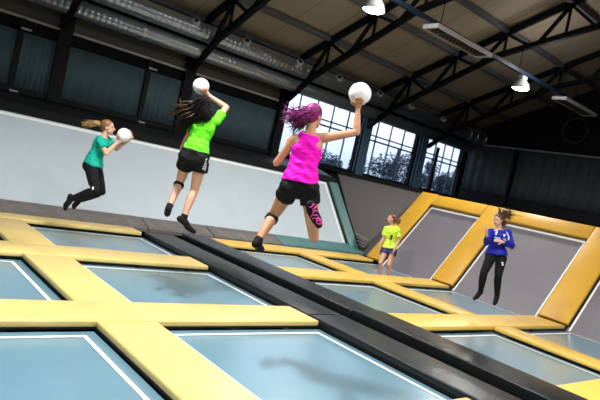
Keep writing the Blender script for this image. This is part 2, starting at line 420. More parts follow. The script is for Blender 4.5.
# end wall curtains, rail, ring
b = NB(); tube(b, [(20.85, 14.35, 4.70), (20.85, 4, 4.70)], .035, 10)
tag(obj('curtain_rail', b, M['trim']), 'thin pale rail along top of the dark end wall curtains', 'rail')
def curtain(y0, y1, label):
    b = NB(); n = int(abs(y1-y0)*16); F = []
    for i in range(n+1):
        y = y0+(y1-y0)*i/n
        row = []
        for j, z in enumerate((2.74, 3.3, 3.9, 4.4, 4.64)):
            a = .05*math.sin(i*.9+.25*math.sin(j+i*.13))+.03*math.sin(i*.37+j*.4)
            row.append((b.verts.new((20.78+a*(1-.1*j), y, z)), b.verts.new((20.795+a*(1-.1*j), y, z))))
        F.append(row)
    for i in range(n):
        for j in range(4):
            b.faces.new([F[i][j][0], F[i+1][j][0], F[i+1][j+1][0], F[i][j+1][0]]); b.faces.new([F[i+1][j][1], F[i][j][1], F[i][j+1][1], F[i+1][j+1][1]])
        for j in (0, 4): b.faces.new([F[i][j][0], F[i+1][j][0], F[i+1][j][1], F[i][j][1]])
    for i in (0, n):
        for j in range(4): b.faces.new([F[i][j][0], F[i][j+1][0], F[i][j+1][1], F[i][j][1]])
    tag(obj('curtain', b, M['curtain'], smooth=True), label, 'curtain', 'dark curtains on the end wall')
curtain(14.3, 12.2, 'dark curtain on end wall beside the bright windows, left of black post')
curtain(12.0, 6.5, 'wide dark curtain on end wall at right, right of black post')
b = NB(); tube(b, [(20.7, 12.1, -.9), (20.7, 12.1, 4.66)], .06, 12)
tag(obj('curtain_post', b, M['steel_dark']), 'black post dividing the two dark end wall curtains', 'post')
b = NB()
pts = [(20.98, 10.13+.46*math.cos(2*PI*k/40), 5.63+.46*math.sin(2*PI*k/40)) for k in range(41)]
tube(b, pts, .05, 8)
tag(obj('round_wall_vent', b, mat('vent_ring', (.045, .05, .055), .4, metal=.5), smooth=True), 'dark round ring mounted high on the black end wall', 'vent')

# ------------------------------------------------------------------ trampolines and pads
def pad(name, x0, x1, y0, y1, z0, z1, m, label, cat='pad', group=None, bev=.022, seams=(), axis='x', ends=None):
    t = empty(name, ((x0+x1)/2, (y0+y1)/2, z0), label, cat, group)
    b = NB(); box(b, x0, x1, y0, y1, z0, z1); obj('pad_cushion', b, m, t, bevel=bev, smooth=True)
    b = NB()     # piping along the foot of the cushion
    for q in ((x0-.004, x1+.004, y0-.005, y0+.01), (x0-.004, x1+.004, y1-.01, y1+.005)): box(b, *q, z0-.012, z0+.004)
    for q in ((x0-.005, x0+.01, y0, y1), (x1-.01, x1+.005, y0, y1)): box(b, *q, z0-.012, z0+.004)
    obj('pad_base_edge', b, M['black_cloth'], t)
    return t
YG = 'yellow safety pads between the trampolines'
Z0, Z1 = -.075, 0
pad('safety_pad', -1.2, 5.14, 10.55, 11.05, Z0, Z1, M['yellow'], 'long yellow pad along foot of the white wall trampoline, left of black aisle', 'safety pad', YG)
pad('safety_pad', -1.2, 5.14, 7.92, 8.57, Z0, Z1, M['yellow'], 'long yellow pad running left to right, second from the white wall, left of black aisle', 'safety pad', YG)
pad('safety_pad', -1.2, 5.18, 5.18, 5.81, Z0, Z1, M['yellow'], 'long yellow pad across the left foreground, ending at the black aisle', 'safety pad', YG)
pad('safety_pad', -1.2, 5.14, 2.3, 2.92, Z0, Z1, M['yellow'], 'yellow pad end touching the bottom edge, left of black aisle', 'safety pad', YG)
pad('safety_pad', 2.25, 2.88, 8.585, 10.535, Z0, Z1-.004, M['yellow'], 'short yellow cross pad at far left, nearest the white wall trampoline', 'safety pad', YG)
pad('safety_pad', 2.25, 2.88, 5.825, 7.905, Z0, Z1-.004, M['yellow'], 'short yellow cross pad at left, joining the middle and foreground long pads', 'safety pad', YG)
pad('safety_pad', 2.25, 2.88, 2.935, 5.165, Z0, Z1-.004, M['yellow'], 'wide yellow cross pad running to the bottom edge, left foreground', 'safety pad', YG)
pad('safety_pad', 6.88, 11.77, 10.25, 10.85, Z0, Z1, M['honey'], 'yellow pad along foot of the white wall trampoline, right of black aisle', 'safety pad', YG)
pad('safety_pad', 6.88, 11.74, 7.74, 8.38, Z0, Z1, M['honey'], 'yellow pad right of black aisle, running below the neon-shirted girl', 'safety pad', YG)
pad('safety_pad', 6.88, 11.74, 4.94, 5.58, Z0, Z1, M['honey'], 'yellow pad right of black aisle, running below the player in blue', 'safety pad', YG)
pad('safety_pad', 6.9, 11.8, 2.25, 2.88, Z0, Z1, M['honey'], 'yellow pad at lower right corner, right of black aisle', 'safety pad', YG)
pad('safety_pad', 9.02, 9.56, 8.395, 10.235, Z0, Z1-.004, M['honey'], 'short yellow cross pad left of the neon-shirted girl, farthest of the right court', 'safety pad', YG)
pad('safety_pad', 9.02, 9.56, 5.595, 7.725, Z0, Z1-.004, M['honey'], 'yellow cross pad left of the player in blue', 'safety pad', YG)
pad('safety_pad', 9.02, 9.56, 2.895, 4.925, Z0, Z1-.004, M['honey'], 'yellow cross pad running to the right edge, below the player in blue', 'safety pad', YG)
BG = 'black aisle mats'
pad('aisle_mat', 5.22, 5.86, 5.46, 10.62, -.09, .0, M['black_vinyl'], 'flat black aisle mat at far half, left side of dark trench', 'mat', BG)
pad('aisle_mat', 5.22, 5.86, 1.4, 5.44, -.09, .0, M['black_vinyl'], 'wrinkled black aisle mat in foreground, left side of dark trench', 'mat', BG)
pad('aisle_mat', 6.22, 6.84, 5.62, 10.9, -.11, .015, M['black_vinyl'], 'black aisle mat at far half, right side of dark trench', 'mat', BG)
pad('aisle_mat', 6.22, 6.85, 1.4, 5.6, -.11, .03, M['black_vinyl'], 'dark aisle mat in foreground, right side of dark trench, overlapping yellow pad', 'mat', BG)
b = NB(); box(b, 5.87, 6.21, 1.4, 11, -.34, -.32); struct('trim_6', b, M['black_cloth'])

def trampoline(x0, x1, y0, y1, label, dent=None, group='floor trampolines'):
    z = -.112
    t = empty('trampoline', ((x0+x1)/2, (y0+y1)/2, -.9), label, 'trampoline', group)
    def zz(x, y):
        if not dent: return z
        r = math.hypot(x-dent[0], y-dent[1]); return z-dent[2]*math.exp(-(r/.55)**2)*min(1, (x-x0)/.3, (x1-x)/.3, (y-y0)/.3, (y1-y)/.3)
    n = 24 if dent else 6
    def sheet(xa, xb, ya, yb, dz, nx, ny, bm):
        for s_, zo in ((0, dz), (1, dz-.006)):
            g_ = [[bm.verts.new((xa+(xb-xa)*i/nx, ya+(yb-ya)*j/ny, zz(xa+(xb-xa)*i/nx, ya+(yb-ya)*j/ny)+zo)) for j in range(ny+1)] for i in range(nx+1)]
            for i in range(nx):
                for j in range(ny): bm.faces.new([g_[i][j], g_[i+1][j], g_[i+1][j+1], g_[i][j+1]][::(1 if s_ == 0 else -1)])
    b = NB(); sheet(x0, x1, y0, y1, 0, n, n, b); 
    me = bpy.data.meshes.new('jumping_bed'); b.to_mesh(me); b.free(); link_mesh('jumping_bed', me, M['bed'], t, smooth=True)
    b = NB(); i = .12; w = .042
    for q in ((x0+i, x1-i, y0+i, y0+i+w), (x0+i, x1-i, y1-i-w, y1-i), (x0+i, x0+i+w, y0+i+w, y1-i-w), (x1-i-w, x1-i, y0+i+w, y1-i-w)):
        sheet(*q, .007, n if q[1]-q[0] > .1 else 1, n if q[3]-q[2] > .1 else 1, b)
    me = bpy.data.meshes.new('border_line'); b.to_mesh(me); b.free(); link_mesh('border_line', me, M['white_line'], t)
    b = NB()
    for xa in (x0, x1-.05): box(b, xa, xa+.05, y0, y1, -.22, -.14)
    for ya in (y0, y1-.05): box(b, x0+.05, x1-.05, ya, ya+.05, -.22, -.14)
    obj('bed_frame', b, M['steel_dark'], t)
    for xa in (x0+.02, x1-.07):
        for ya in (y0+.02, y1-.07):
            b = NB(); box(b, xa, xa+.05, ya, ya+.05, -.9, -.22); obj('leg', b, M['steel_dark'], t)
e = .03
trampoline(.3, 2.25, 8.57, 10.55, 'sliver of floor trampoline at far left edge beside the short cross pad')
trampoline(2.88, 5.2, 8.57, 10.55, 'pale blue floor trampoline below the blond player, nearest white wall')
trampoline(.3, 2.25, 5.81, 7.92, 'teal floor trampoline at left edge, above the long foreground pad')
trampoline(2.88, 5.2, 5.81, 7.92, 'pale blue floor trampoline with ball-shaped shadow, below the lime-shirted player')
trampoline(.3, 2.25, 2.92, 5.18, 'dark teal floor trampoline at lower left corner')
trampoline(2.88, 5.2, 2.92, 5.18, 'large blue floor trampoline at bottom centre, left of black aisle')
trampoline(6.89, 9.02, 8.38, 10.25, 'floor trampoline just right of black aisle, below foot of purple-haired player')
trampoline(9.56, 11.88, 8.38, 10.25, 'floor trampoline on which the neon-shirted girl stands', dent=(10.42, 8.68, .16))
trampoline(6.89, 9.02, 5.58, 7.74, 'pale floor trampoline right of black aisle, second from the white wall')
trampoline(9.56, 11.88, 5.58, 7.74, 'floor trampoline at foot of the sloped bed behind the player in blue')
trampoline(6.89, 9.02, 2.88, 4.94, 'grey-blue floor trampoline at lower right, beside dark aisle mat')
trampoline(9.56, 11.88, 2.88, 4.94, 'dark floor trampoline at right edge, below the sloping right pad')

# --- long wall trampoline on the left
SL = 1.18
def lp(x, z, off=0.):
    n = V((0, -1, 1/SL)).normalized(); return V((x, 11.45+z/SL, z))+n*off
nL = V((0, -1, 1/SL))
t = empty('wall_trampoline', (5, 11.6, -.1), 'long white sloped wall trampoline behind the three jumping players', 'trampoline')
X0, X1 = -1.5, 12.0
b = NB(); slab(b, [lp(X0, .15), lp(X1, .15), lp(X1, 1.775), lp(X0, 1.775)], nL, -.012, 0); obj('jumping_bed', b, M['bed_wall'], t)
b = NB(); slab(b, [lp(X0, 1.70), lp(X1-.12, 1.70), lp(X1-.12, 1.745), lp(X0, 1.745)], nL, .001, .008)
slab(b, [lp(X1-.175, .18), lp(X1-.12, .18), lp(X1-.12, 1.70), lp(X1-.175, 1.70)], nL, .001, .008); obj('border_line', b, M['white_line'], t)
b = NB(); slab(b, [lp(X0, 1.78), lp(X1+.38, 1.78), lp(X1+.38, 1.93), lp(X0, 1.93)], nL, -.06, .05); obj('top_edge_pad', b, M['black_cloth'], t, bevel=.015)
b = NB(); slab(b, [lp(X1-.06, .06), lp(X1+.0, .06), lp(X1+.0, 1.78), lp(X1-.06, 1.78)], nL, .002, .02); obj('side_edge', b, M['black_cloth'], t)
t2 = empty('wall_side_pad', (12.2, 11.6, 0), 'green-teal sloped pad at right end of the white wall trampoline', 'pad')
b = NB(); slab(b, [lp(12.01, .0), lp(12.36, .0), lp(12.36, 1.775), lp(12.01, 1.775)], nL, -.02, .07); obj('pad_cushion', b, M['teal_side'], t2, bevel=.02)
b = NB(); slab(b, [lp(12.365, .0), lp(12.43, .0), lp(12.43, 1.93), lp(12.365, 1.93)], nL, -.02, .06); obj('pad_edge', b, M['black_cloth'], t2)
# base pads, folded up against the foot of the bed
def base_pad(x0, x1, label, m):
    b = NB(); n = max(4, int((x1-x0)*5)); rows = []
    prof = [(11.06, -.07), (11.06, .0), (11.16, .035), (11.42, .11), (11.56, .165), (11.60, .15), (11.50, -.07)]
    for i in range(n+1):
        x = x0+(x1-x0)*i/n
        rows.append([b.verts.new((x, y+(.008*math.sin(x*9+k) if 1 < k < 5 else 0), z+(.012*math.sin(x*13.3+k*1.3)+.008*math.sin(x*29) if 1 < k < 4 else 0))) for k, (y, z) in enumerate(prof)])
    k = len(prof)
    for r0, r1 in zip(rows, rows[1:]):
        for q in range(k): b.faces.new((r0[q], r0[(q+1) % k], r1[(q+1) % k], r1[q]))
    b.faces.new(rows[0][::-1]); b.faces.new(rows[-1])
    tag(obj('base_pad', b, m, smooth=False), label, 'pad', 'dark vinyl pads at foot of the white wall trampoline')
base_pad(-1.5, 5.5, 'dark vinyl foot pad at left, under the blond player and white wall trampoline', M['teal_vinyl'])
base_pad(5.53, 7.15, 'dark vinyl foot pad in the middle, right below the lime-shirted player', M['teal_vinyl'])
base_pad(7.18, 9.2, 'dark vinyl foot pad left of the foot of the purple-haired player', M['teal_vinyl'])
base_pad(9.23, 12.3, 'green-teal vinyl foot pad at right end of the white wall trampoline', M['teal_side'])
# black net skirt between the wall bed and the window sill
b = NB(); n = 220; rows = []
for i in range(n+1):
    x = -1.5+(13.9)*i/n
    a = .05*math.sin(x*17)*(.5+.5*math.sin(x*1.9+1)) + .02*math.sin(x*41)
    rows.append([b.verts.new(p) for p in ((x, 13.12, 1.93), (x, 13.35+a, 2.0+a*.4), (x, 13.9+a*.6, 2.14), (x, 14.34, 2.24), (x, 14.34, 2.225), (x, 13.9+a*.6, 2.12), (x, 13.36+a, 1.98+a*.4), (x, 13.13, 1.91))])
for r0, r1 in zip(rows, rows[1:]):
    for q in range(8): b.faces.new((r0[q], r0[(q+1) % 8], r1[(q+1) % 8], r1[q]))
b.faces.new(rows[0][::-1]); b.faces.new(rows[-1])
tag(obj('net_skirt', b, M['net_skirt'], smooth=True), 'wrinkled black cloth band between the white wall trampoline and the windows', 'cloth')

# --- end wall trampolines
SE = 1.17
def ep(y, z): return V((11.87+z/SE, y, z))
nE = V((-1, 0, 1/SE))
def end_bed(y0, y1, label):
    t = empty('wall_trampoline', (12.4, (y0+y1)/2, -.1), label, 'trampoline', 'sloped trampolines on the end side')
    b = NB(); slab(b, [ep(y0, -.105), ep(y1, -.105), ep(y1, 1.745), ep(y0, 1.745)], nE, -.012, 0); obj('jumping_bed', b, M['bed_end'], t)
    b = NB(); i = .04; w = .038
    slab(b, [ep(y0+i, 1.68), ep(y1-i, 1.68), ep(y1-i, 1.72), ep(y0+i, 1.72)], nE, .001, .008)
    slab(b, [ep(y0+i, -.09), ep(y0+i+w, -.09), ep(y0+i+w, 1.68), ep(y0+i, 1.68)], nE, .001, .008)
    slab(b, [ep(y1-i-w, -.09), ep(y1-i, -.09), ep(y1-i, 1.68), ep(y1-i-w, 1.68)], nE, .001, .008)
    obj('border_line', b, M['white_line'], t)
    b = NB()
    for y in (y0, y1-.05): slab(b, [ep(y, -.05), ep(y+.05, -.05), ep(y+.05, 1.74), ep(y, 1.74)], nE, -.09, -.02)
    slab(b, [ep(y0+.05, 1.68), ep(y1-.05, 1.68), ep(y1-.05, 1.74), ep(y0+.05, 1.74)], nE, -.09, -.02)
    obj('bed_frame', b, M['steel_dark'], t)
end_bed(8.335, 9.995, 'lilac-grey sloped trampoline behind the neon-shirted girl')
end_bed(5.565, 7.715, 'lilac-grey sloped trampoline behind the player in blue')
end_bed(2.80, 4.925, 'sloped trampoline at right edge, right of the last yellow pad')
EG = 'yellow pads on the sloped end trampolines'
def end_pad(y0, y1, z0, z1, label, off=(.01, .09)):
    t = empty('slope_pad', (ep(0, z0).x, (y0+y1)/2, z0), label, 'safety pad', EG)
    b = NB(); slab(b, [ep(y0, z0), ep(y1, z0), ep(y1, z1), ep(y0, z1)], nE, *off); obj('pad_cushion', b, M['amber'], t, bevel=.02, smooth=True)
    b = NB(); slab(b, [ep(y0-.03, z0), ep(y1-.01, z0), ep(y1-.01, z1), ep(y0-.03, z1)], nE, off[0]-.008, off[0]-.001); obj('pad_base_edge', b, M['black_cloth'], t)
end_pad(10.0, 10.56, -.02, 2.06, 'sloped yellow pad left of the neon-shirted girl, at left end of the slopes')
end_pad(7.72, 8.33, -.02, 2.05, 'sloped yellow pad between the two grey beds, behind head of the player in blue')
end_pad(4.93, 5.56, -.02, 2.05, 'sloped yellow pad at right, with the shadow of the player in blue')
end_pad(8.342, 9.988, 1.76, 2.05, 'horizontal yellow pad along top of the left sloped bed', (-.02, .09))
end_pad(5.572, 7.708, 1.76, 2.05, 'horizontal yellow pad along top of the right sloped bed, with white glare', (-.02, .09))
end_pad(2.80, 4.918, 1.76, 2.05, 'horizontal yellow pad above the sloped bed at right edge', (-.02, .09))
# corner panel and little steps
A, B_, C_ = V((12.47, 11.50, .0)), V((12.49, 13.14, 2.16)), V((13.62, 10.59, 2.10))
A2 = V((11.90, 10.60, .0))
pc = empty('wall_padding', A2, 'brown-grey fabric corner panel between white wall bed and yellow slopes', 'panel')
b = NB(); nC = V((-.75, -.6, .3))
slab(b, [A2, C_, A], nC, -.05, -.02); slab(b, [A, C_, B_], nC, -.05, -.02); obj('panel_fabric', b, M['corner'], pc)
b = NB(); bar(b, B_+V((0, 0, .02)), C_+V((0, 0, .02)), .08, .10); obj('panel_top_edge', b, M['black_cloth'], pc)
st = empty('corner_steps', A, 'small grey steps at foot of the brown-grey corner panel', 'steps')
for k in range(4):
    q = .10+.046*k
    p0 = A.lerp(B_, q*.9)+V((-.02, -.10, 0)); p1 = A2.lerp(C_, q*.62+.02)+V((-.03, .07, 0)); p1 = p0.lerp(p1, .42+.06*k)
    b = NB(); bar(b, p0, p1, .10, .03); obj('step', b, M['step'], st, bevel=.01)

# ------------------------------------------------------------------ trees outside
def leaves(b, pos, n, size):
    for k in range(n):
        p = V(pos()); e1 = V((random.gauss(0, 1), random.gauss(0, 1), random.gauss(0, 1))).normalized(); e2 = e1.cross(V((random.gauss(0, 1), random.gauss(0, 1), random.gauss(0, 1)))).normalized()
        q = [b.verts.new(p+e1*size*u_+e2*size*v_) for u_, v_ in ((-1.2, 0), (0, -.6), (1.2, 0), (0, .6))]
        b.faces.new(q)
def conifer(x, y, h, label):
    t = empty('conifer', (x, y, -2), label, 'tree', 'trees outside the windows')
    b = NB(); tube(b, [(x, y, -2), (x, y, h-2)], [.18, .03], 8); obj('trunk', b, M['bark'], t)
    b = NB()
    leaves(b, lambda: (lambda t_, a_: (x+h*.20*(1-t_)*random.random()**.5*math.cos(a_), y+h*.20*(1-t_)*random.random()**.5*math.sin(a_), -2+h*(.1+.9*t_)))(random.random()**1.3, random.random()*6.28), 2800, h*.015)
    obj('crown', b, M['leaf'], t)
def bushy(x, y, h, label):
    t = empty('broadleaf_tree', (x, y, -2), label, 'tree', 'trees outside the windows')
    b = NB(); tube(b, [(x, y, -2), (x+.1, y, h*.5-2)], [.22, .12], 8); obj('trunk', b, M['bark'], t)
    b = NB()
    cl = [(x+h*.20*random.uniform(-1, 1), y+h*.2*random.uniform(-1, 1), -2+h*random.uniform(.4, .84), h*random.uniform(.09, .16)) for k in range(13)]
    def one():
        c = random.choice(cl); d_ = V((random.gauss(0, 1), random.gauss(0, 1), random.gauss(0, 1))).normalized()*c[3]*random.random()**.4
        return (c[0]+d_.x, c[1]+d_.y, c[2]+d_.z)
    leaves(b, one, 3000, h*.016)
    obj('crown', b, M['leaf'], t)
conifer(43.5, 43, 10.8, 'dark conifer outside, left side of the window right of the ball')
bushy(47.6, 42, 9.0, 'broad tree outside behind middle of the window right of the ball')
conifer(58, 50.5, 10.2, 'small conifer outside, right of middle in the window right of the ball')
bushy(53.5, 43, 10.0, 'tall broad tree outside, just left of the blue-grey column by the thin black post')
bushy(58.5, 43, 9.6, 'broad tree outside, left in the window nearest the end wall')
conifer(62.5, 44, 10.4, 'conifer outside, middle of the window nearest the end wall')
bushy(67, 44, 10, 'broad tree outside, right in the window nearest the end wall')
bushy(39.0, 44, 7.8, 'low broad tree outside, right of the magenta tank top')

# ------------------------------------------------------------------ people
def remesh(bm, voxel, smooth=4):
    bmesh.ops.recalc_face_normals(bm, faces=bm.faces)
    me = bpy.data.meshes.new('tmp'); bm.to_mesh(me); bm.free()
    o = bpy.data.objects.new('tmp', me); C.objects.link(o)
    r = o.modifiers.new('r', 'REMESH'); r.mode = 'VOXEL'; r.voxel_size = voxel
    if smooth:
        s = o.modifiers.new('s', 'SMOOTH'); s.factor = .5; s.iterations = smooth
    dg = bpy.context.evaluated_depsgraph_get()
    out = bpy.data.meshes.new_from_object(o.evaluated_get(dg))
    bpy.data.objects.remove(o); bpy.data.meshes.remove(me)
    return out

def limb(bm, pts, radii, seg=14):
    """round-ended tapered limb through the points"""
    P = [V(p) for p in pts]
    for (a, ra), (b_, rb) in zip(list(zip(P, radii)), list(zip(P, radii))[1:]):
        tube(bm, [a, b_], [ra, rb], seg)
    for p, r in zip(P, radii): ball_at(bm, p, r)

def mus(a, b_, r0, rm, r1, t=.35, off=V((0, 0, 0))):
    a, b_ = V(a), V(b_)
    return [a, a.lerp(b_, t)+off, a.lerp(b_, .72)+off*.4, b_], [r0, rm, (rm+r1)/2*.98, r1]

def loft(bm, secs, seg=24):
    rings = []
    for c, ex, ey, hw, hd in secs:
        rings.append([bm.verts.new(c+ex*hw*math.copysign(abs(math.cos(a))**.9, math.cos(a))+ey*hd*math.copysign(abs(math.sin(a))**.9, math.sin(a))) for a in (2*PI*k/seg for k in range(seg))])
    for r0, r1 in zip(rings, rings[1:]):
        for k in range(seg): bm.faces.new((r0[k], r0[(k+1) % seg], r1[(k+1) % seg], r1[k]))
    bm.faces.new(rings[0][::-1]); bm.faces.new(rings[-1])

def open_hand(bm, wrist, d, n, side, s=1., curl=.5):
    """five-fingered relaxed hand: d fingers' direction, n palm normal, side = +-1 for the thumb's side"""
    d = V(d).normalized(); n = (V(n)-d*V(n).dot(d)).normalized(); ac = d.cross(n)*side
    w = V(wrist)
    for k, L in enumerate((.066, .074, .070, .054)):
        o = (-.5+k/3)*-.056*s
        base = w+d*.085*s+ac*o*1.0
        limb(bm, [w+ac*o*.45+d*.005, base], [.014*s, .0125*s], 10)
        p = base; dd = d.copy(); pts = [p]
        for q, f_ in enumerate((.45, .32, .23)):
            a = curl*(.6+.35*q); dd = (dd*math.cos(a)+n*math.sin(a)).normalized(); nn = n
            p = p+dd*L*s*f_*1.1; pts.append(p)
        limb(bm, pts, [.0095*s, .009*s, .0085*s, .0075*s], 8)
    tb = w+d*.028*s+ac*.026*s
    limb(bm, [w+d*.012*s+ac*.008*s, tb, tb+(d*.6+ac*.7+n*.35).normalized()*.040*s, tb+(d*.6+ac*.7+n*.35).normalized()*.040*s+(d*.85+ac*.25+n*.45).normalized()*.03*s], [.014*s, .0135*s, .0105*s, .009*s], 8)

def ball_hand(bm, wrist, c, R, t, side, s=1., th0=.25, spread=1.):
    """hand on a ball: fingers follow the ball's surface from the palm"""
    wrist = V(wrist); c = V(c); u = (wrist-c).normalized()
    t = (V(t)-u*V(t).dot(u)).normalized(); bb = u.cross(t)*side
    pt = lambda th, ph, e_: c+(u*math.cos(th)+(t*math.cos(ph)+bb*math.sin(ph))*math.sin(th))*(R+e_)
    for k, L in enumerate((.070, .078, .074, .058)):
        ph = (.60-.38*k)*spread
        b0 = pt(th0, ph, .013*s)
        limb(bm, [wrist+bb*(.012-.008*k)*s, b0], [.0155*s, .013*s], 10)
        ths = [th0+L*s/R*f_ for f_ in (0, .42, .74, 1)]
        limb(bm, [pt(th_, ph*(1-.1*i), .0100*s) for i, th_ in enumerate(ths)], [.0105*s, .0098*s, .009*s, .0078*s], 8)
    ths = [th0*.3, th0*.3+.30, th0*.3+.58]
    limb(bm, [wrist+bb*.006]+[pt(th_, 1.62, .012*s) for th_ in ths], [.016*s, .0145*s, .0115*s, .0095*s], 8)

def decal(name, polys, c, ex, ey, dr, bvh, m, parent, label=None):
    """flat print laid onto the cloth: 2-D pieces projected along dr onto the garment"""
    b = NB(); c = V(c); dr = V(dr).normalized()
    for poly in polys:
        vs = []
        for px, py in poly:
            o = c+ex*px+ey*py-dr*.5
            h = bvh.ray_cast(o, dr, 2.)
            if h[0] is None: vs = None; break
            vs.append(h[0]-dr*.004)
        if vs:
            top = [b.verts.new(p-dr*.001) for p in vs]; lo = [b.verts.new(p+dr*.002) for p in vs]
            b.faces.new(top); b.faces.new(lo[::-1])
            for i in range(len(vs)): b.faces.new((top[i], lo[i], lo[(i+1) % len(vs)], top[(i+1) % len(vs)]))
    if len(b.verts) == 0: b.free(); return
    o = obj(name, b, m, parent)
    if label: o['label'] = label
    return o
def rects(*rs): return [[(x0, y0), (x1, y0), (x1, y1), (x0, y1)] for x0, y0, x1, y1 in rs]
def bvh_of(o):
    off = wloc(o); return BVHTree.FromPolygons([v.co+off for v in o.data.vertices], [p.vertices[:] for p in o.data.polygons])

def strands(bm, root, path, n, spread0, spread1, r0, wob=.02, seed=1, seg=5):
    """hair locks following a path (list of points), fanning out"""
    n = int(n*2.6); r0 = r0*.55
    rnd = random.Random(seed); path = [V(p) for p in path]
    def along(t):
        f_ = t*(len(path)-1); i = min(int(f_), len(path)-2); u = f_-i
        p0 = path[max(i-1, 0)]; p1 = path[i]; p2 = path[i+1]; p3 = path[min(i+2, len(path)-1)]
        return .5*((2*p1)+(p2-p0)*u+(2*p0-5*p1+4*p2-p3)*u*u+(3*p1-p0-3*p2+p3)*u**3)
    for k in range(n):
        o = V((rnd.gauss(0, 1), rnd.gauss(0, 1), rnd.gauss(0, 1))); o *= .50
        L = .74+.26*rnd.random(); ph = rnd.random()*6; fr_ = 3+3*rnd.random()
        w = V((rnd.gauss(0, 1), rnd.gauss(0, 1), rnd.gauss(0, 1)))*wob
        pts, rr = [], []
        for i in range(10):
            t = i/9*L; sp = spread0+(spread1-spread0)*t
            pts.append(along(t)+o*sp+w*math.sin(fr_*t+ph)*t)
            rr.append(max(.0016, r0*(1-.72*(i/9)**2.4)))
        tube(bm, pts, rr, seg)

BASE = [(-.11, .085, .075), (-.03, .158, .112), (.06, .166, .118), (.20, .150, .105), (.40, .122, .090), (.58, .134, .098), (.76, .150, .104), (.88, .146, .092), (.97, .105, .066), (1.03, .060, .052)]
def torso_secs(J, s, t0, t1, infl=0., prof=BASE, n=14):
    pel, nk = V(J['pelvis']), V(J['neck'])
    lh = (V(J['hipR'])-V(J['hipL'])).normalized(); ls = (V(J['shR'])-V(J['shL'])).normalized()
    up = (nk-pel).normalized(); L = (nk-pel).length
    out = []
    for i in range(n+1):
        t = t0+(t1-t0)*i/n
        for (a, w0, d0), (b_, w1, d1) in zip(prof, prof[1:]):
            if a <= t <= b_ or (b_ == prof[-1][0] and t > b_) or (a == prof[0][0] and t < a):
                u = min(1, max(0, (t-a)/(b_-a))); u = u*u*(3-2*u); hw, hd = w0+(w1-w0)*u, d0+(d1-d0)*u; break
        ex = lh.lerp(ls, min(1, max(0, t))); ex = (ex-up*ex.dot(up)).normalized(); ey = up.cross(ex)
        c = pel+up*L*t+ey*(.018*s*math.sin(max(0, min(1, t))*PI)*(-1 if t < .45 else .4))
        out.append((c, ex, ey, (hw+infl)*s, (hd+infl)*s))
    return out

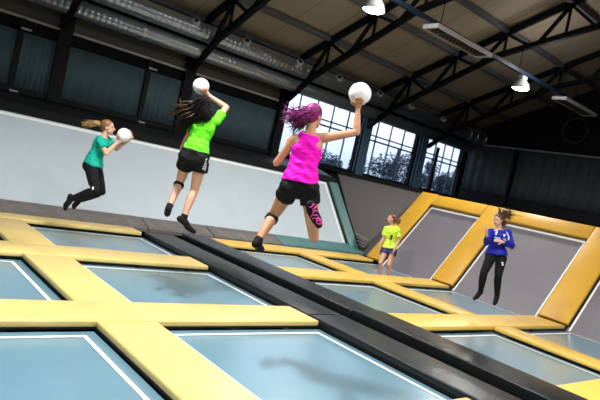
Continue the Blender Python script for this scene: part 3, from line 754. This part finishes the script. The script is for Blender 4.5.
def person(key, J, s, label, face, outfit, skin):
    """one continuous body mesh; clothing and hair are its children.  ey = forward"""
    J = {k: V(v) for k, v in J.items()}
    pel, nk = J['pelvis'], J['neck']
    ls = (J['shR']-J['shL']).normalized(); up = (nk-pel).normalized()
    lat = (ls-up*ls.dot(up)).normalized(); fwd = up.cross(lat)
    bm = NB()
    loft(bm, torso_secs(J, s, -.11, 1.03))
    seat = -fwd*.043*s
    for sd in 'LR':
        hp, kn, an, toe = J['hip'+sd], J['kn'+sd], J['an'+sd], J['toe'+sd]
        ball_at(bm, hp+seat+up*.015, .092*s, None, 2)
        p, r = mus(hp, kn, .088*s, .080*s, .054*s, .3); limb(bm, p, r)
        sh = (an-kn).normalized(); th = (kn-hp).normalized()
        back = (sh*-1+th*-1*-1); back = (th-sh); back = back-sh*back.dot(sh)
        back = -(back.normalized() if back.length > .05 else fwd)
        calf = -back if False else back
        p, r = mus(kn, an, .052*s, .056*s, .034*s, .28, calf*.016*s); limb(bm, p, r)
        ball_at(bm, kn-back*.012, .050*s)
        ft = (toe-an); d_ = ft.normalized(); sole = sh-d_*sh.dot(d_)
        sole = sole.normalized() if sole.length > .1 else -fwd
        heel = an+sole*.035*s-d_*.035*s
        limb(bm, [heel, an+d_*.05*s+sole*.018*s, an+d_*.12*s+sole*.042*s, toe+sole*.03*s], [.033*s, .038*s, .034*s, .022*s])
        limb(bm, [an, heel], [.034*s, .033*s])
        J['heel'+sd] = heel; J['sole'+sd] = sole
        sp, el, wr = J['sh'+sd], J['el'+sd], J['wr'+sd]
        limb(bm, [nk-up*.03*s, sp], [.045*s, .048*s])
        p, r = mus(sp, el, .050*s, .043*s, .036*s, .3); limb(bm, p, r)
        p, r = mus(el, wr, .037*s, .038*s, .0235*s, .25); limb(bm, p, r)
    hd = J['head']; F = V(face).normalized()
    U = (hd-nk).normalized()*.6+V((0, 0, 1))*.4
    U = (U-F*U.dot(F)).normalized(); Sx = F.cross(U)
    mt = Matrix((Sx, F, U)).transposed()
    limb(bm, [nk-up*.05*s, nk+(hd-nk)*.35, hd-U*.03*s-F*.015*s], [.056*s, .050*s, .050*s])
    ball_at(bm, hd+U*.022*s-F*.008*s, (.074*s, .094*s, .090*s), mt, 3)
    ball_at(bm, hd-U*.045*s+F*.022*s, (.056*s, .064*s, .066*s), mt, 3)
    ball_at(bm, hd-U*.094*s+F*.056*s, (.026*s, .022*s, .020*s), mt, 2)
    limb(bm, [hd+U*.006*s+F*.082*s, hd-U*.030*s+F*.104*s], [.009*s, .0135*s], 8)
    for q in (1, -1): ball_at(bm, hd-U*.012*s-F*.008*s+Sx*q*.072*s, (.010*s, .020*s, .030*s), mt, 2)
    for h_ in outfit['hands']: h_(bm, J, s)
    me = remesh(bm, .0058*s, 5)
    body = link_mesh('person', me, skin, None, smooth=True)
    tag(body, label, 'person')
    # face
    for q in (1, -1):
        b = NB(); ball_at(b, hd+U*.012*s+F*.078*s+Sx*q*.031*s, (.013*s, .008*s, .008*s), mt, 2); obj('eye', b, M['eye'], body, smooth=True)
    b = NB(); ball_at(b, hd-U*.058*s+F*.083*s, (.026*s, .009*s, .011*s if not outfit.get('laugh') else .019*s), mt, 2); obj('mouth', b, M['lip'], body, smooth=True)
    # clothing
    for name, fn, m, lab in outfit['wear']:
        b = NB(); fn(b, J, s, up, fwd, lat)
        me_ = remesh(b, .007*s, 16 if name in ('shorts', 'shirt', 'tank_top', 'jersey') else 4)
        amp = {'shirt': .010, 'tank_top': .011, 'jersey': .010, 'shorts': .006, 'leggings': .003, 'trousers': .005}.get(name, 0)*s
        if amp:      # folds of the cloth
            me_.update(); nn = [v.normal.copy() for v in me_.vertices]
            for v, n_ in zip(me_.vertices, nn):
                q = v.co-pel; a_, z_ = q.dot(lat), q.dot(up)
                v.co += n_*amp*(noise.noise(V((a_*7, q.dot(fwd)*7, z_*19+a_*9)))+.5*noise.noise(V((a_*16+9, q.dot(fwd)*16, z_*40-a_*14))))
        o = link_mesh(name, me_, m, body, smooth=True)
        if lab: o['label'] = lab
        J['_'+name] = o
    hb = NB(); outfit['cap'](hb, hd, s, F, U, Sx, mt)
    h_o = link_mesh('hair', remesh(hb, .006*s, 3), outfit['hair'], body, smooth=True)
    for name, fn, m in outfit['tail']:
        b = NB(); fn(b, J, hd, s, F, U, Sx); obj(name, b, m, h_o, smooth=True)
    for fn in outfit.get('prints', []): fn(J, body, s, up, fwd, lat)
    return body

def leg_part(sd, f0, f1, infl):
    """cone(s) around a leg from f0 to f1, where 0..1 is thigh and 1..2 shin"""
    def fn(b, J, s, up, fwd, lat):
        hp, kn, an = J['hip'+sd], J['kn'+sd], J['an'+sd]
        def at(f_): return hp.lerp(kn, f_) if f_ <= 1 else kn.lerp(an, f_-1)
        def rd(f_):
            k = [(0, .090), (.3, .082), (.7, .068), (1, .055), (1.28, .058), (1.6, .046), (2, .035)]
            for (a, x), (c, y) in zip(k, k[1:]):
                if a <= f_ <= c: return x+(y-x)*(f_-a)/(c-a)
            return .035
        fs = [f0+(f1-f0)*i/8 for i in range(9)]
        tube(b, [at(f_) for f_ in fs], [(rd(f_)+infl)*s for f_ in fs], 18)
        if f0 < 1 < f1: ball_at(b, kn, (.055+infl)*s)
    return fn
def shorts(f1, infl=.016, flare=0.):
    def fn(b, J, s, up, fwd, lat):
        loft(b, torso_secs(J, s, -.13, .15, infl))
        ball_at(b, (J['hipL']+J['hipR'])/2-fwd*.048*s+up*.0, .092*s)
        for sd in 'LR':
            ball_at(b, J['hip'+sd]-fwd*.043*s+up*.015, (.092+infl)*s)
            hp, kn = J['hip'+sd], J['kn'+sd]
            tube(b, [hp, hp.lerp(kn, f1*.5), hp.lerp(kn, f1)], [(.090+infl)*s, (.088+infl+flare*.5)*s, (.083+infl+flare)*s], 20)
    return fn
def leggings(f1=1.93):
    def fn(b, J, s, up, fwd, lat):
        shorts(.4, .010)(b, J, s, up, fwd, lat)
        for sd in 'LR': leg_part(sd, 0, f1, .013)(b, J, s, up, fwd, lat)
    return fn
def shirt(t0=.05, t1=1.0, infl=.018, sleeve=.55, long=False, sl_infl=.018, hemflare=.012):
    def fn(b, J, s, up, fwd, lat):
        secs = torso_secs(J, s, t0, t1, infl)
        secs = [(c, ex, ey, hw+hemflare*s*max(0, 1-i/5), hd_+hemflare*s*max(0, 1-i/5)) for i, (c, ex, ey, hw, hd_) in enumerate(secs)]
        loft(b, secs)
        for sd in 'LR':
            sp, el, wr = J['sh'+sd], J['el'+sd], J['wr'+sd]
            limb(b, [J['neck']-up*.05*s, sp], [(.045+sl_infl*.7)*s, (.048+sl_infl)*s])
            if long:
                tube(b, [sp, sp.lerp(el, .5), el], [(.052+sl_infl)*s, (.045+sl_infl)*s, (.038+sl_infl)*s], 16); ball_at(b, el, (.038+sl_infl)*s); tube(b, [el, el.lerp(wr, .5), el.lerp(wr, .93)], [(.038+sl_infl)*s, (.036+sl_infl)*s, (.028+sl_infl*.7)*s], 16)
            else: tube(b, [sp, sp.lerp(el, sleeve*.5), sp.lerp(el, sleeve)], [(.050+sl_infl)*s, (.049+sl_infl)*s, (.050+sl_infl*1.2)*s], 16)
            ball_at(b, sp, (.050+sl_infl)*s)
    return fn
TANK = [(-.11, .085, .075), (-.03, .158, .112), (.06, .166, .118), (.20, .150, .105), (.40, .124, .092), (.58, .134, .100), (.72, .142, .106), (.80, .108, .104), (.90, .098, .088), (.96, .098, .066), (1.0, .088, .060), (1.05, .078, .060)]
def tank(b, J, s, up, fwd, lat):
    secs = torso_secs(J, s, .08, .96, .016, TANK, 20)
    loft(b, [(c, ex, ey, hw+.010*s*max(0, 1-i/6), hd_+.032*s*max(0, 1-i/6)) for i, (c, ex, ey, hw, hd_) in enumerate(secs)])
    for sd, q in (('L', -1), ('R', 1)):
        limb(b, [J['neck']+lat*q*.072*s-up*.075*s-fwd*.035*s, J['neck']+lat*q*.070*s-up*.022*s, J['neck']+lat*q*.075*s-up*.075*s+fwd*.045*s], [.035*s, .032*s, .035*s])
def foot(sd, infl=.007, cuff=.05):
    def fn(b, J, s, up, fwd, lat):
        kn, an, toe = J['kn'+sd], J['an'+sd], J['toe'+sd]; heel, sole = J['heel'+sd], J['sole'+sd]; d_ = (toe-an).normalized(); i = infl*s
        limb(b, [heel, an+d_*.05*s+sole*.018*s, an+d_*.12*s+sole*.042*s, toe+sole*.03*s], [.033*s+i, .038*s+i, .034*s+i, .022*s+i])
        limb(b, [an, heel], [.034*s+i, .033*s+i])
        tube(b, [an, an+(kn-an).normalized()*cuff*s], [.036*s+i, .037*s+i], 16)
    return fn
def cap_hair(back=.012, lift=.018, extra=.0085):
    def fn(b, hd, s, F, U, Sx, mt):
        ball_at(b, hd+U*(.022+lift)*s-F*(.008+back)*s, ((.074+extra)*s, (.094+extra*.7)*s, (.090+extra*.4)*s), mt, 3)
        ball_at(b, hd-U*.012*s-F*.050*s, (.066*s, .052*s, .070*s), mt, 3)
        for q in (1, -1): ball_at(b, hd+U*.012*s-F*.020*s+Sx*q*.052*s, (.028*s, .040*s, .045*s), mt, 2)
    return fn

JT = {
'teal': dict(head=(3.303,8.632,1.859), neck=(3.272,8.651,1.703), pelvis=(3.216,8.674,1.236), shR=(3.193,8.531,1.643), shL=(3.358,8.761,1.681), elR=(3.251,8.367,1.474), elL=(3.495,8.637,1.563), wrR=(3.409,8.401,1.685), wrL=(3.600,8.385,1.790), hipR=(3.165,8.604,1.214), hipL=(3.277,8.733,1.232), knR=(3.228,8.436,0.897), anR=(2.983,8.635,0.698), toeR=(2.948,8.631,0.533), knL=(3.419,8.667,0.874), anL=(3.203,8.894,0.669), toeL=(3.169,8.915,0.525), ball=(3.481,8.412,1.800)),
'green': dict(head=(3.618,6.442,2.362), neck=(3.632,6.396,2.208), pelvis=(3.603,6.396,1.726), shR=(3.735,6.308,2.205), shL=(3.553,6.526,2.148), elR=(3.899,6.389,2.422), wrR=(3.695,6.516,2.515), elL=(3.600,6.673,1.952), wrL=(3.620,6.819,1.789), hipL=(3.537,6.450,1.675), hipR=(3.668,6.338,1.681), knL=(3.614,6.657,1.354), anL=(3.458,6.510,1.021), toeL=(3.520,6.620,0.955), knR=(3.688,6.381,1.303), anR=(3.594,6.337,0.929), toeR=(3.769,6.287,0.811), ball=(3.596,6.605,2.613)),
'pink': dict(head=(3.639,4.333,2.365), neck=(3.614,4.306,2.189), pelvis=(3.607,4.285,1.655), shR=(3.726,4.209,2.177), shL=(3.505,4.394,2.098), elR=(3.975,4.043,2.300), wrR=(3.973,4.096,2.532), elL=(3.445,4.511,1.837), wrL=(3.615,4.623,1.991), hipL=(3.537,4.341,1.605), hipR=(3.685,4.217,1.638), knL=(3.595,4.567,1.312), anL=(3.365,4.434,1.049), toeL=(3.546,4.566,0.989), knR=(3.810,4.142,1.212), anR=(3.525,3.951,1.485), toeR=(3.594,3.885,1.354), ball=(3.982,4.122,2.687)),
'yellow': dict(head=(10.421,8.843,1.250), neck=(10.465,8.798,1.100), pelvis=(10.486,8.752,0.562), shR=(10.350,8.851,1.008), shL=(10.588,8.717,1.053), elR=(10.316,8.842,0.779), wrR=(10.226,8.818,0.595), elL=(10.619,8.625,0.810), wrL=(10.448,8.561,0.556), hipR=(10.433,8.795,0.522), hipL=(10.552,8.696,0.556), knR=(10.213,8.678,0.221), anR=(10.377,8.742,-0.159), toeR=(10.212,8.657,-0.215), knL=(10.406,8.579,0.213), anL=(10.564,8.623,-0.152), toeL=(10.391,8.531,-0.219)),
'blue': dict(head=(9.125,5.371,1.761), neck=(9.161,5.332,1.608), pelvis=(9.189,5.286,1.172), shR=(9.021,5.409,1.541), shL=(9.304,5.235,1.591), elR=(8.885,5.343,1.338), wrR=(8.712,5.261,1.470), elL=(9.325,5.114,1.369), wrL=(9.012,5.120,1.419), hipR=(9.124,5.339,1.127), hipL=(9.259,5.225,1.157), knR=(8.884,5.265,0.818), anR=(9.088,5.363,0.478), toeR=(8.898,5.336,0.373), knL=(9.122,5.128,0.825), anL=(9.324,5.174,0.462), toeL=(9.150,5.094,0.366)),
}
AW = V((.6485, .7602, -.0388)); RT = V((.7483, -.6274, .2155)); UPV = V((-.139, .169, .976))   # away from, right of and above the photographer

# player in magenta, seen from behind
def pk_cap(b, hd, s, F, U, Sx, mt): cap_hair(.010, .016, .011)(b, hd, s, F, U, Sx, mt)
pk = JT['pink']; R_PK = .112
def pk_tail(b, J, hd, s, F, U, Sx):
    root = hd-F*.085+U*.01
    strands(b, root, [hd-F*.06+U*.03, hd-F*.13-RT*.03+U*.015, hd-RT*.20-U*.0, hd-RT*.26+U*.03], 46, .03, .075, .010, .03, 3)
    strands(b, root, [hd-F*.07+U*.0, hd-F*.12-RT*.06-U*.03, hd-RT*.19-U*.055, hd-RT*.25+U*.0], 30, .03, .055, .009, .03, 4)
def pk_tail2(b, J, hd, s, F, U, Sx):
    strands(b, None, [hd-F*.07-U*.02, hd-F*.09-RT*.05-U*.06, hd-RT*.15-U*.10, hd-RT*.20-U*.125], 26, .03, .05, .008, .03, 5)
def pk_bun(b, J, hd, s, F, U, Sx):
    c = hd-F*.082+U*.022
    for k in range(9):
        a = k*.7; pts = [c+Sx*.030*math.cos(a+q*.5)+U*.034*math.sin(a+q*.5)-F*(.015+.012*math.sin(q+k)) for q in range(8)]
        tube(b, pts, [.004, .010, .013, .014, .014, .013, .010, .004], 8)
def pk_print(J, body, s, up, fwd, lat):
    o = J['_sock']; bv = bvh_of(J['_grip_sock']); an, toe = J['anR'], J['toeR']; ey = (toe-J['heelR']).normalized()
    ctr = J['heelR'].lerp(toe, .52)+J['soleR']*.03
    dr = -J['soleR']; ex = ey.cross(dr).normalized()
    pol = []
    for k in range(7):       # wavy grip bands running along the sole
        y = -.10+.030*k; a = .018*math.sin(k*1.4)
        pol += [[(a-.028+.014*i, y+.009*math.sin(i*1.3+k)), (a-.014+.014*i, y+.009*math.sin((i+1)*1.3+k)), (a-.014+.014*i, y+.012+.009*math.sin((i+1)*1.3+k)), (a-.028+.014*i, y+.012+.009*math.sin(i*1.3+k))] for i in range(4)]
    for k in range(12):
        a0, a1 = 2*PI*k/12, 2*PI*(k+1)/12
        for r0, r1 in ((.018, .027),): pol.append([(r0*math.cos(a0), .062+r0*math.sin(a0)), (r1*math.cos(a0), .062+r1*math.sin(a0)), (r1*math.cos(a1), .062+r1*math.sin(a1)), (r0*math.cos(a1), .062+r0*math.sin(a1))])
    decal('grip_pattern', pol, ctr, ex, ey, dr, bv, M['print_pink'], J['_grip_sock'], 'pink grip pattern on the sole')
person('pink', pk, 1.0, 'person in magenta tank top and black shorts leaping with white ball held up, purple hair', RT*.62+AW*.78, dict(
    hands=[lambda b, J, s: ball_hand(b, J['wrR'], J['ball'], R_PK, -AW+UPV*.15, 1, 1.0, .30), lambda b, J, s: open_hand(b, J['wrL'], AW*.5+UPV*.8, RT, 1, 1.0, .5)],
    wear=[('tank_top', tank, M['magenta'], None), ('shorts', shorts(.30, .016, .004), M['black_wear'], None),
          ('sock', foot('L', .007, .045), M['black_wear'], 'black ankle sock'), ('grip_sock', foot('R', .014, .03), M['black_wear'], 'black sock with pink sole pattern'),
          ('knee_strap', leg_part('L', 1.05, 1.20, .013), M['black_wear'], 'black strap below the left knee')],
    cap=pk_cap, hair=M['hair_purple'], tail=[('ponytail', pk_tail, M['hair_purple']), ('dark_locks', pk_tail2, M['hair_purple_dark']), ('hair_bun', pk_bun, M['hair_purple'])], prints=[pk_print]), M['skin'])

# player in lime, seen from behind
gr = JT['green']; R_GR = .104
def gr_tail(b, J, hd, s, F, U, Sx):
    strands(b, None, [hd+U*.06-F*.05, hd-F*.09-RT*.06+U*.02, hd-RT*.15-U*.05-F*.05, hd-RT*.25-U*.08-F*.03, hd-RT*.31-U*.12], 70, .05, .11, .012, .05, 11)
    strands(b, None, [hd+U*.04-F*.07, hd-F*.11-RT*.05-U*.03, hd-RT*.12-U*.12-F*.08, hd-RT*.20-U*.20-F*.05, hd-RT*.27-U*.27], 70, .05, .10, .012, .05, 12)
    strands(b, None, [hd+U*.0-F*.08, hd-F*.12-U*.06+RT*.03, hd-F*.13-U*.14, hd-RT*.06-U*.24-F*.10], 40, .06, .06, .011, .03, 13)
def gr_tail2(b, J, hd, s, F, U, Sx):
    strands(b, None, [hd-RT*.08-F*.08, hd-RT*.16-U*.03-F*.07, hd-RT*.23-U*.06-F*.05, hd-RT*.29-U*.07], 22, .06, .12, .010, .05, 14)
def gr_print(J, body, s, up, fwd, lat):
    bv = bvh_of(J['_shorts']); c = J['hipR'].lerp(J['knR'], .02); ey = (J['hipR']-J['knR']).normalized(); dr = -(lat*.86-fwd*.5).normalized(); ex = ey.cross(-dr).normalized()
    pol = rects((-.005, -.10, .004, .06))
    for k in range(5):
        y = -.085+.030*k
        pol += rects((-.040, y, -.016, y+.006), (-.040, y+.006, -.033, y+.018), (-.024, y+.004, -.016, y+.020))
    decal('side_print', pol, c, ex, ey, dr, bv, M['print_white'], J['_shorts'], 'white lettering-like print on right side')
person('green', gr, 1.0, 'person in lime green shirt and black shorts leaping with ball overhead, long dark hair', AW*.9-RT*.25+UPV*.1, dict(
    hands=[lambda b, J, s: ball_hand(b, J['wrR'], J['ball'], R_GR, -AW-RT*.2+UPV*.1, 1, 1.0, .30), lambda b, J, s: open_hand(b, J['wrL'], AW*.4-UPV*.8-RT*.1, RT, -1, 1.0, .4)],
    wear=[('shirt', shirt(.06, .99, .010, .58, False, .012, .004), M['lime'], None), ('shorts', shorts(.36, .020, .016), M['black_wear'], None),
          ('sock', foot('L', .007, .05), M['black_wear'], 'black ankle sock'), ('sock', foot('R', .007, .06), M['black_wear'], 'black ankle sock'),
          ('knee_strap', leg_part('L', 1.05, 1.18, .013), M['black_wear'], 'black strap below the left knee')],
    cap=cap_hair(.004, .014, .012), hair=M['hair_black'], tail=[('loose_hair', gr_tail, M['hair_black']), ('brown_locks', gr_tail2, M['hair_brown'])], prints=[gr_print]), M['skin_pale'])

# player in teal, side on
te = JT['teal']; R_TE = .103
def te_tail(b, J, hd, s, F, U, Sx):
    strands(b, None, [hd-F*.085+U*.02, hd-F*.16+U*.055, hd-F*.26+U*.045, hd-F*.37+U*.02], 44, .02, .05, .010, .015, 21)
person('teal', te, .97, 'person in teal shirt and black leggings jumping with a ball in both hands, blond ponytail', RT*.95+AW*.12-UPV*.05, dict(
    hands=[lambda b, J, s: ball_hand(b, J['wrR'], J['ball'], R_TE, UPV*.9+RT*.2-AW*.5, 1, 1., .25), lambda b, J, s: ball_hand(b, J['wrL'], J['ball'], R_TE, UPV*.9+RT*.5+AW*.2, -1, 1., .30)],
    wear=[('shirt', shirt(.02, .99, .020, .60), M['tealshirt'], None), ('leggings', leggings(), M['black_wear'], None),
          ('shoe', foot('R', .009, .05), M['black_wear'], None), ('shoe', foot('L', .009, .05), M['black_wear'], None)],
    cap=cap_hair(.016, .014, .008), hair=M['hair_auburn'], tail=[('ponytail', te_tail, M['hair_blond'])], prints=[
        lambda J, body, s, up, fwd, lat: decal('white_mark', rects((-.012, -.02, .012, .02)), J['knR'].lerp(J['hipR'], .1), RT, UPV, AW, bvh_of(J['_leggings']), M['print_white'], J['_leggings'], 'small white mark on the knee')]), M['skin_pale'])

# girl in neon yellow, laughing, facing the camera
def ye_tail(b, J, hd, s, F, U, Sx):
    strands(b, None, [hd-F*.07+U*.02, hd-F*.10+RT*.07+U*.01, hd+RT*.15-F*.06-U*.02, hd+RT*.16-F*.05-U*.10], 40, .03, .045, .011, .03, 31)
def ye_print(J, body, s, up, fwd, lat):
    bv = bvh_of(J['_shirt']); c = J['pelvis'].lerp(J['neck'], .5)+fwd*.05-lat*-.03
    blob = [[(.035*math.cos(a)*(1+.3*math.sin(3*a)), .05*math.sin(a)*(1+.25*math.cos(2*a))) for a in (2*PI*k/14 for k in range(14))]]
    decal('chest_print', rects((-.045, -.02, .0, .05), (-.02, -.055, .03, .02), (.0, .0, .035, .06), (-.006, -.17, .006, -.06)), c, lat*-1, up, -fwd, bv, M['print_black'], J['_shirt'], 'black print on the chest')
person('yellow', JT['yellow'], .95, 'person in neon yellow shirt and navy shorts standing on a trampoline, laughing', -RT*.75-AW*.55+UPV*.35, dict(
    hands=[lambda b, J, s: open_hand(b, J['wrR'], -UPV-RT*.15, RT, 1, .9, .3), lambda b, J, s: open_hand(b, J['wrL'], -UPV-RT*.4, -RT, -1, .9, .4)],
    laugh=True,
    wear=[('shirt', shirt(.02, .99, .024, .75, False, .022, .02), M['neon'], None), ('shorts', shorts(.36, .022, .018), M['navy'], None)],
    cap=cap_hair(.018, .014, .010), hair=M['hair_brown'], tail=[('ponytail', ye_tail, M['hair_auburn'])], prints=[ye_print]), M['skin_pale'])

# player in blue, facing the camera
def bl_tail(b, J, hd, s, F, U, Sx):
    strands(b, None, [hd-F*.05+U*.08, hd-F*.07+RT*.10+U*.10, hd+RT*.16+U*.10, hd+RT*.20+U*.05], 40, .04, .065, .012, .06, 41)
    strands(b, None, [hd+U*.09-F*.02, hd+U*.15+RT*.02-F*.03, hd+U*.19+RT*.02, hd+U*.235-RT*.01], 7, .02, .03, .009, .03, 42)
    strands(b, None, [hd-F*.05+U*.06+RT*.04, hd+RT*.10+U*.13, hd+RT*.13+U*.18], 14, .03, .04, .010, .04, 43)
    strands(b, None, [hd-F*.05+RT*.05, hd+RT*.09-U*.06-F*.04, hd+RT*.08-U*.12-F*.05], 20, .03, .04, .010, .02, 44)
def bl_print(J, body, s, up, fwd, lat):
    bv = bvh_of(J['_jersey']); P0 = J['pelvis'].lerp(J['neck'], .64)+fwd*.06; ex = -lat
    L = []
    # remains of a word across the chest, ending in AL
    x = -.115
    L += rects((-.115, -.02, -.085, -.006), (-.115, .010, -.075, .024), (-.078, -.02, -.066, .016), (-.055, -.02, -.043, .024), (-.040, .012, -.026, .024), (-.030, -.016, -.018, .0))
    L += [[(.010, -.022), (.020, -.022), (.034, .026), (.026, .026)], [(.034, .026), (.028, .018), (.046, -.022), (.056, -.022)]]+rects((.024, -.008, .042, .0), (.066, -.022, .078, .026), (.078, -.022, .098, -.012))
    decal('chest_lettering', L, P0, ex, up, -fwd, bv, M['print_white'], J['_jersey'], 'white lettering across the chest')
    decal('chest_badge', [[(-.022, .022), (.0, .012), (.026, .024), (.024, -.004), (.004, -.026), (-.014, -.010)]], P0+up*.075*s+ex*.045, ex, up, -fwd, bv, M['print_white'], J['_jersey'], 'small white shield badge')
    decal('shoulder_number', rects((-.02, .03, .022, .044), (.008, .0, .022, .03), (-.010, -.002, .022, .010), (-.012, -.035, .004, -.002)), P0+up*.105*s-ex*.092, ex, up, -fwd, bv, M['print_white'], J['_jersey'], 'small white number at right shoulder')
    for k, q in ((0, 1),):
        c = J['shL'].lerp(J['elL'], .18); d_ = (J['elL']-J['shL']).normalized()
        ey = d_; ex2 = ey.cross(-AW).normalized()
        pol = [[(-.040+.012*math.sin(i*.5), -.09+.020*i), (-.018+.012*math.sin(i*.5), -.09+.020*i), (-.018+.012*math.sin((i+1)*.5), -.07+.020*i), (-.040+.012*math.sin((i+1)*.5), -.07+.020*i)] for i in range(8)]
        decal('sleeve_stripe', pol, c-RT*.015, RT, -ey, AW, bv, M['print_white'], J['_jersey'], 'white stripe over left shoulder seam')
    decal('thigh_mark', rects((-.018, -.01, .018, .012), (-.012, -.045, .016, -.018)), J['hipL'].lerp(J['knL'], .30), RT, UPV, AW, bvh_of(J['_trousers']), M['print_white'], J['_trousers'], 'small white emblem on left thigh')
person('blue', JT['blue'], .93, 'person in royal blue long-sleeved jersey and black trousers jumping, curly hair flying up', -RT*.72-AW*.62, dict(
    hands=[lambda b, J, s: open_hand(b, J['wrR'], UPV*.9-RT*.15, RT*.8+AW*.3, 1, .95, .45), lambda b, J, s: open_hand(b, J['wrL'], -RT*.8+UPV*.25, AW*.6-UPV*.4, 1, .95, .4)],
    laugh=False,
    wear=[('jersey', shirt(.0, .99, .024, .6, True, .016, .012), M['royal'], None), ('trousers', leggings(1.97), M['black_wear'], None),
          ('shoe', foot('R', .010, .05), M['black_wear'], None), ('shoe', foot('L', .010, .05), M['black_wear'], None)],
    cap=cap_hair(.018, .016, .010), hair=M['hair_brown'], tail=[('curly_ponytail', bl_tail, M['hair_brown'])], prints=[bl_print]), M['skin_pale'])

# balls
def ball(c, r, label):
    b = NB(); ball_at(b, c, r, None, 5)
    o = tag(obj('handball', b, M['ball'], smooth=True), label, 'ball')
    b = NB()
    for ax in ((1, 0, .2), (0, 1, .1), (.2, .1, 1)):
        a, s_, u = frame_of(V(ax))
        pts = [V(c)+(s_*math.cos(2*PI*k/48)+u*math.sin(2*PI*k/48))*(r-.0005) for k in range(49)]
        tube(b, pts, .0013, 5)
    obj('ball_seam', b, M['ball_seam'], o)
ball(pk['ball'], R_PK, 'white handball held high by the purple-haired player in magenta')
ball(gr['ball'], R_GR, 'white handball held overhead by the player in lime green')
ball(te['ball'], R_TE, 'white handball held in both hands by the player in teal')

# ------------------------------------------------------------------ daylight
w = bpy.data.worlds.new('sky'); S.world = w; w.use_nodes = True
wt = w.node_tree; bg = wt.nodes['Background']
wc = wt.nodes.new('ShaderNodeTexCoord'); ws = wt.nodes.new('ShaderNodeSeparateXYZ'); wr = wt.nodes.new('ShaderNodeValToRGB')   # hazy evening sky, paler above the horizon
wr.color_ramp.elements[0].position = .0; wr.color_ramp.elements[0].color = (.30, .37, .54, 1)
wr.color_ramp.elements[1].position = .13; wr.color_ramp.elements[1].color = (.88, .90, 1, 1)
wt.links.new(wc.outputs['Generated'], ws.inputs[0]); wt.links.new(ws.outputs['Z'], wr.inputs['Fac']); wt.links.new(wr.outputs['Color'], bg.inputs['Color'])
bg.inputs['Strength'].default_value = 2.0
S.view_settings.view_transform = 'Standard'; S.view_settings.look = 'None'; S.view_settings.gamma = 1; S.view_settings.use_curve_mapping = False
S.view_settings.exposure = 0.0
S.cycles.use_denoising = True
S.cycles.max_bounces = 6; S.cycles.diffuse_bounces = 4; S.cycles.glossy_bounces = 3; S.cycles.transparent_max_bounces = 8
S.cycles.sample_clamp_indirect = 6
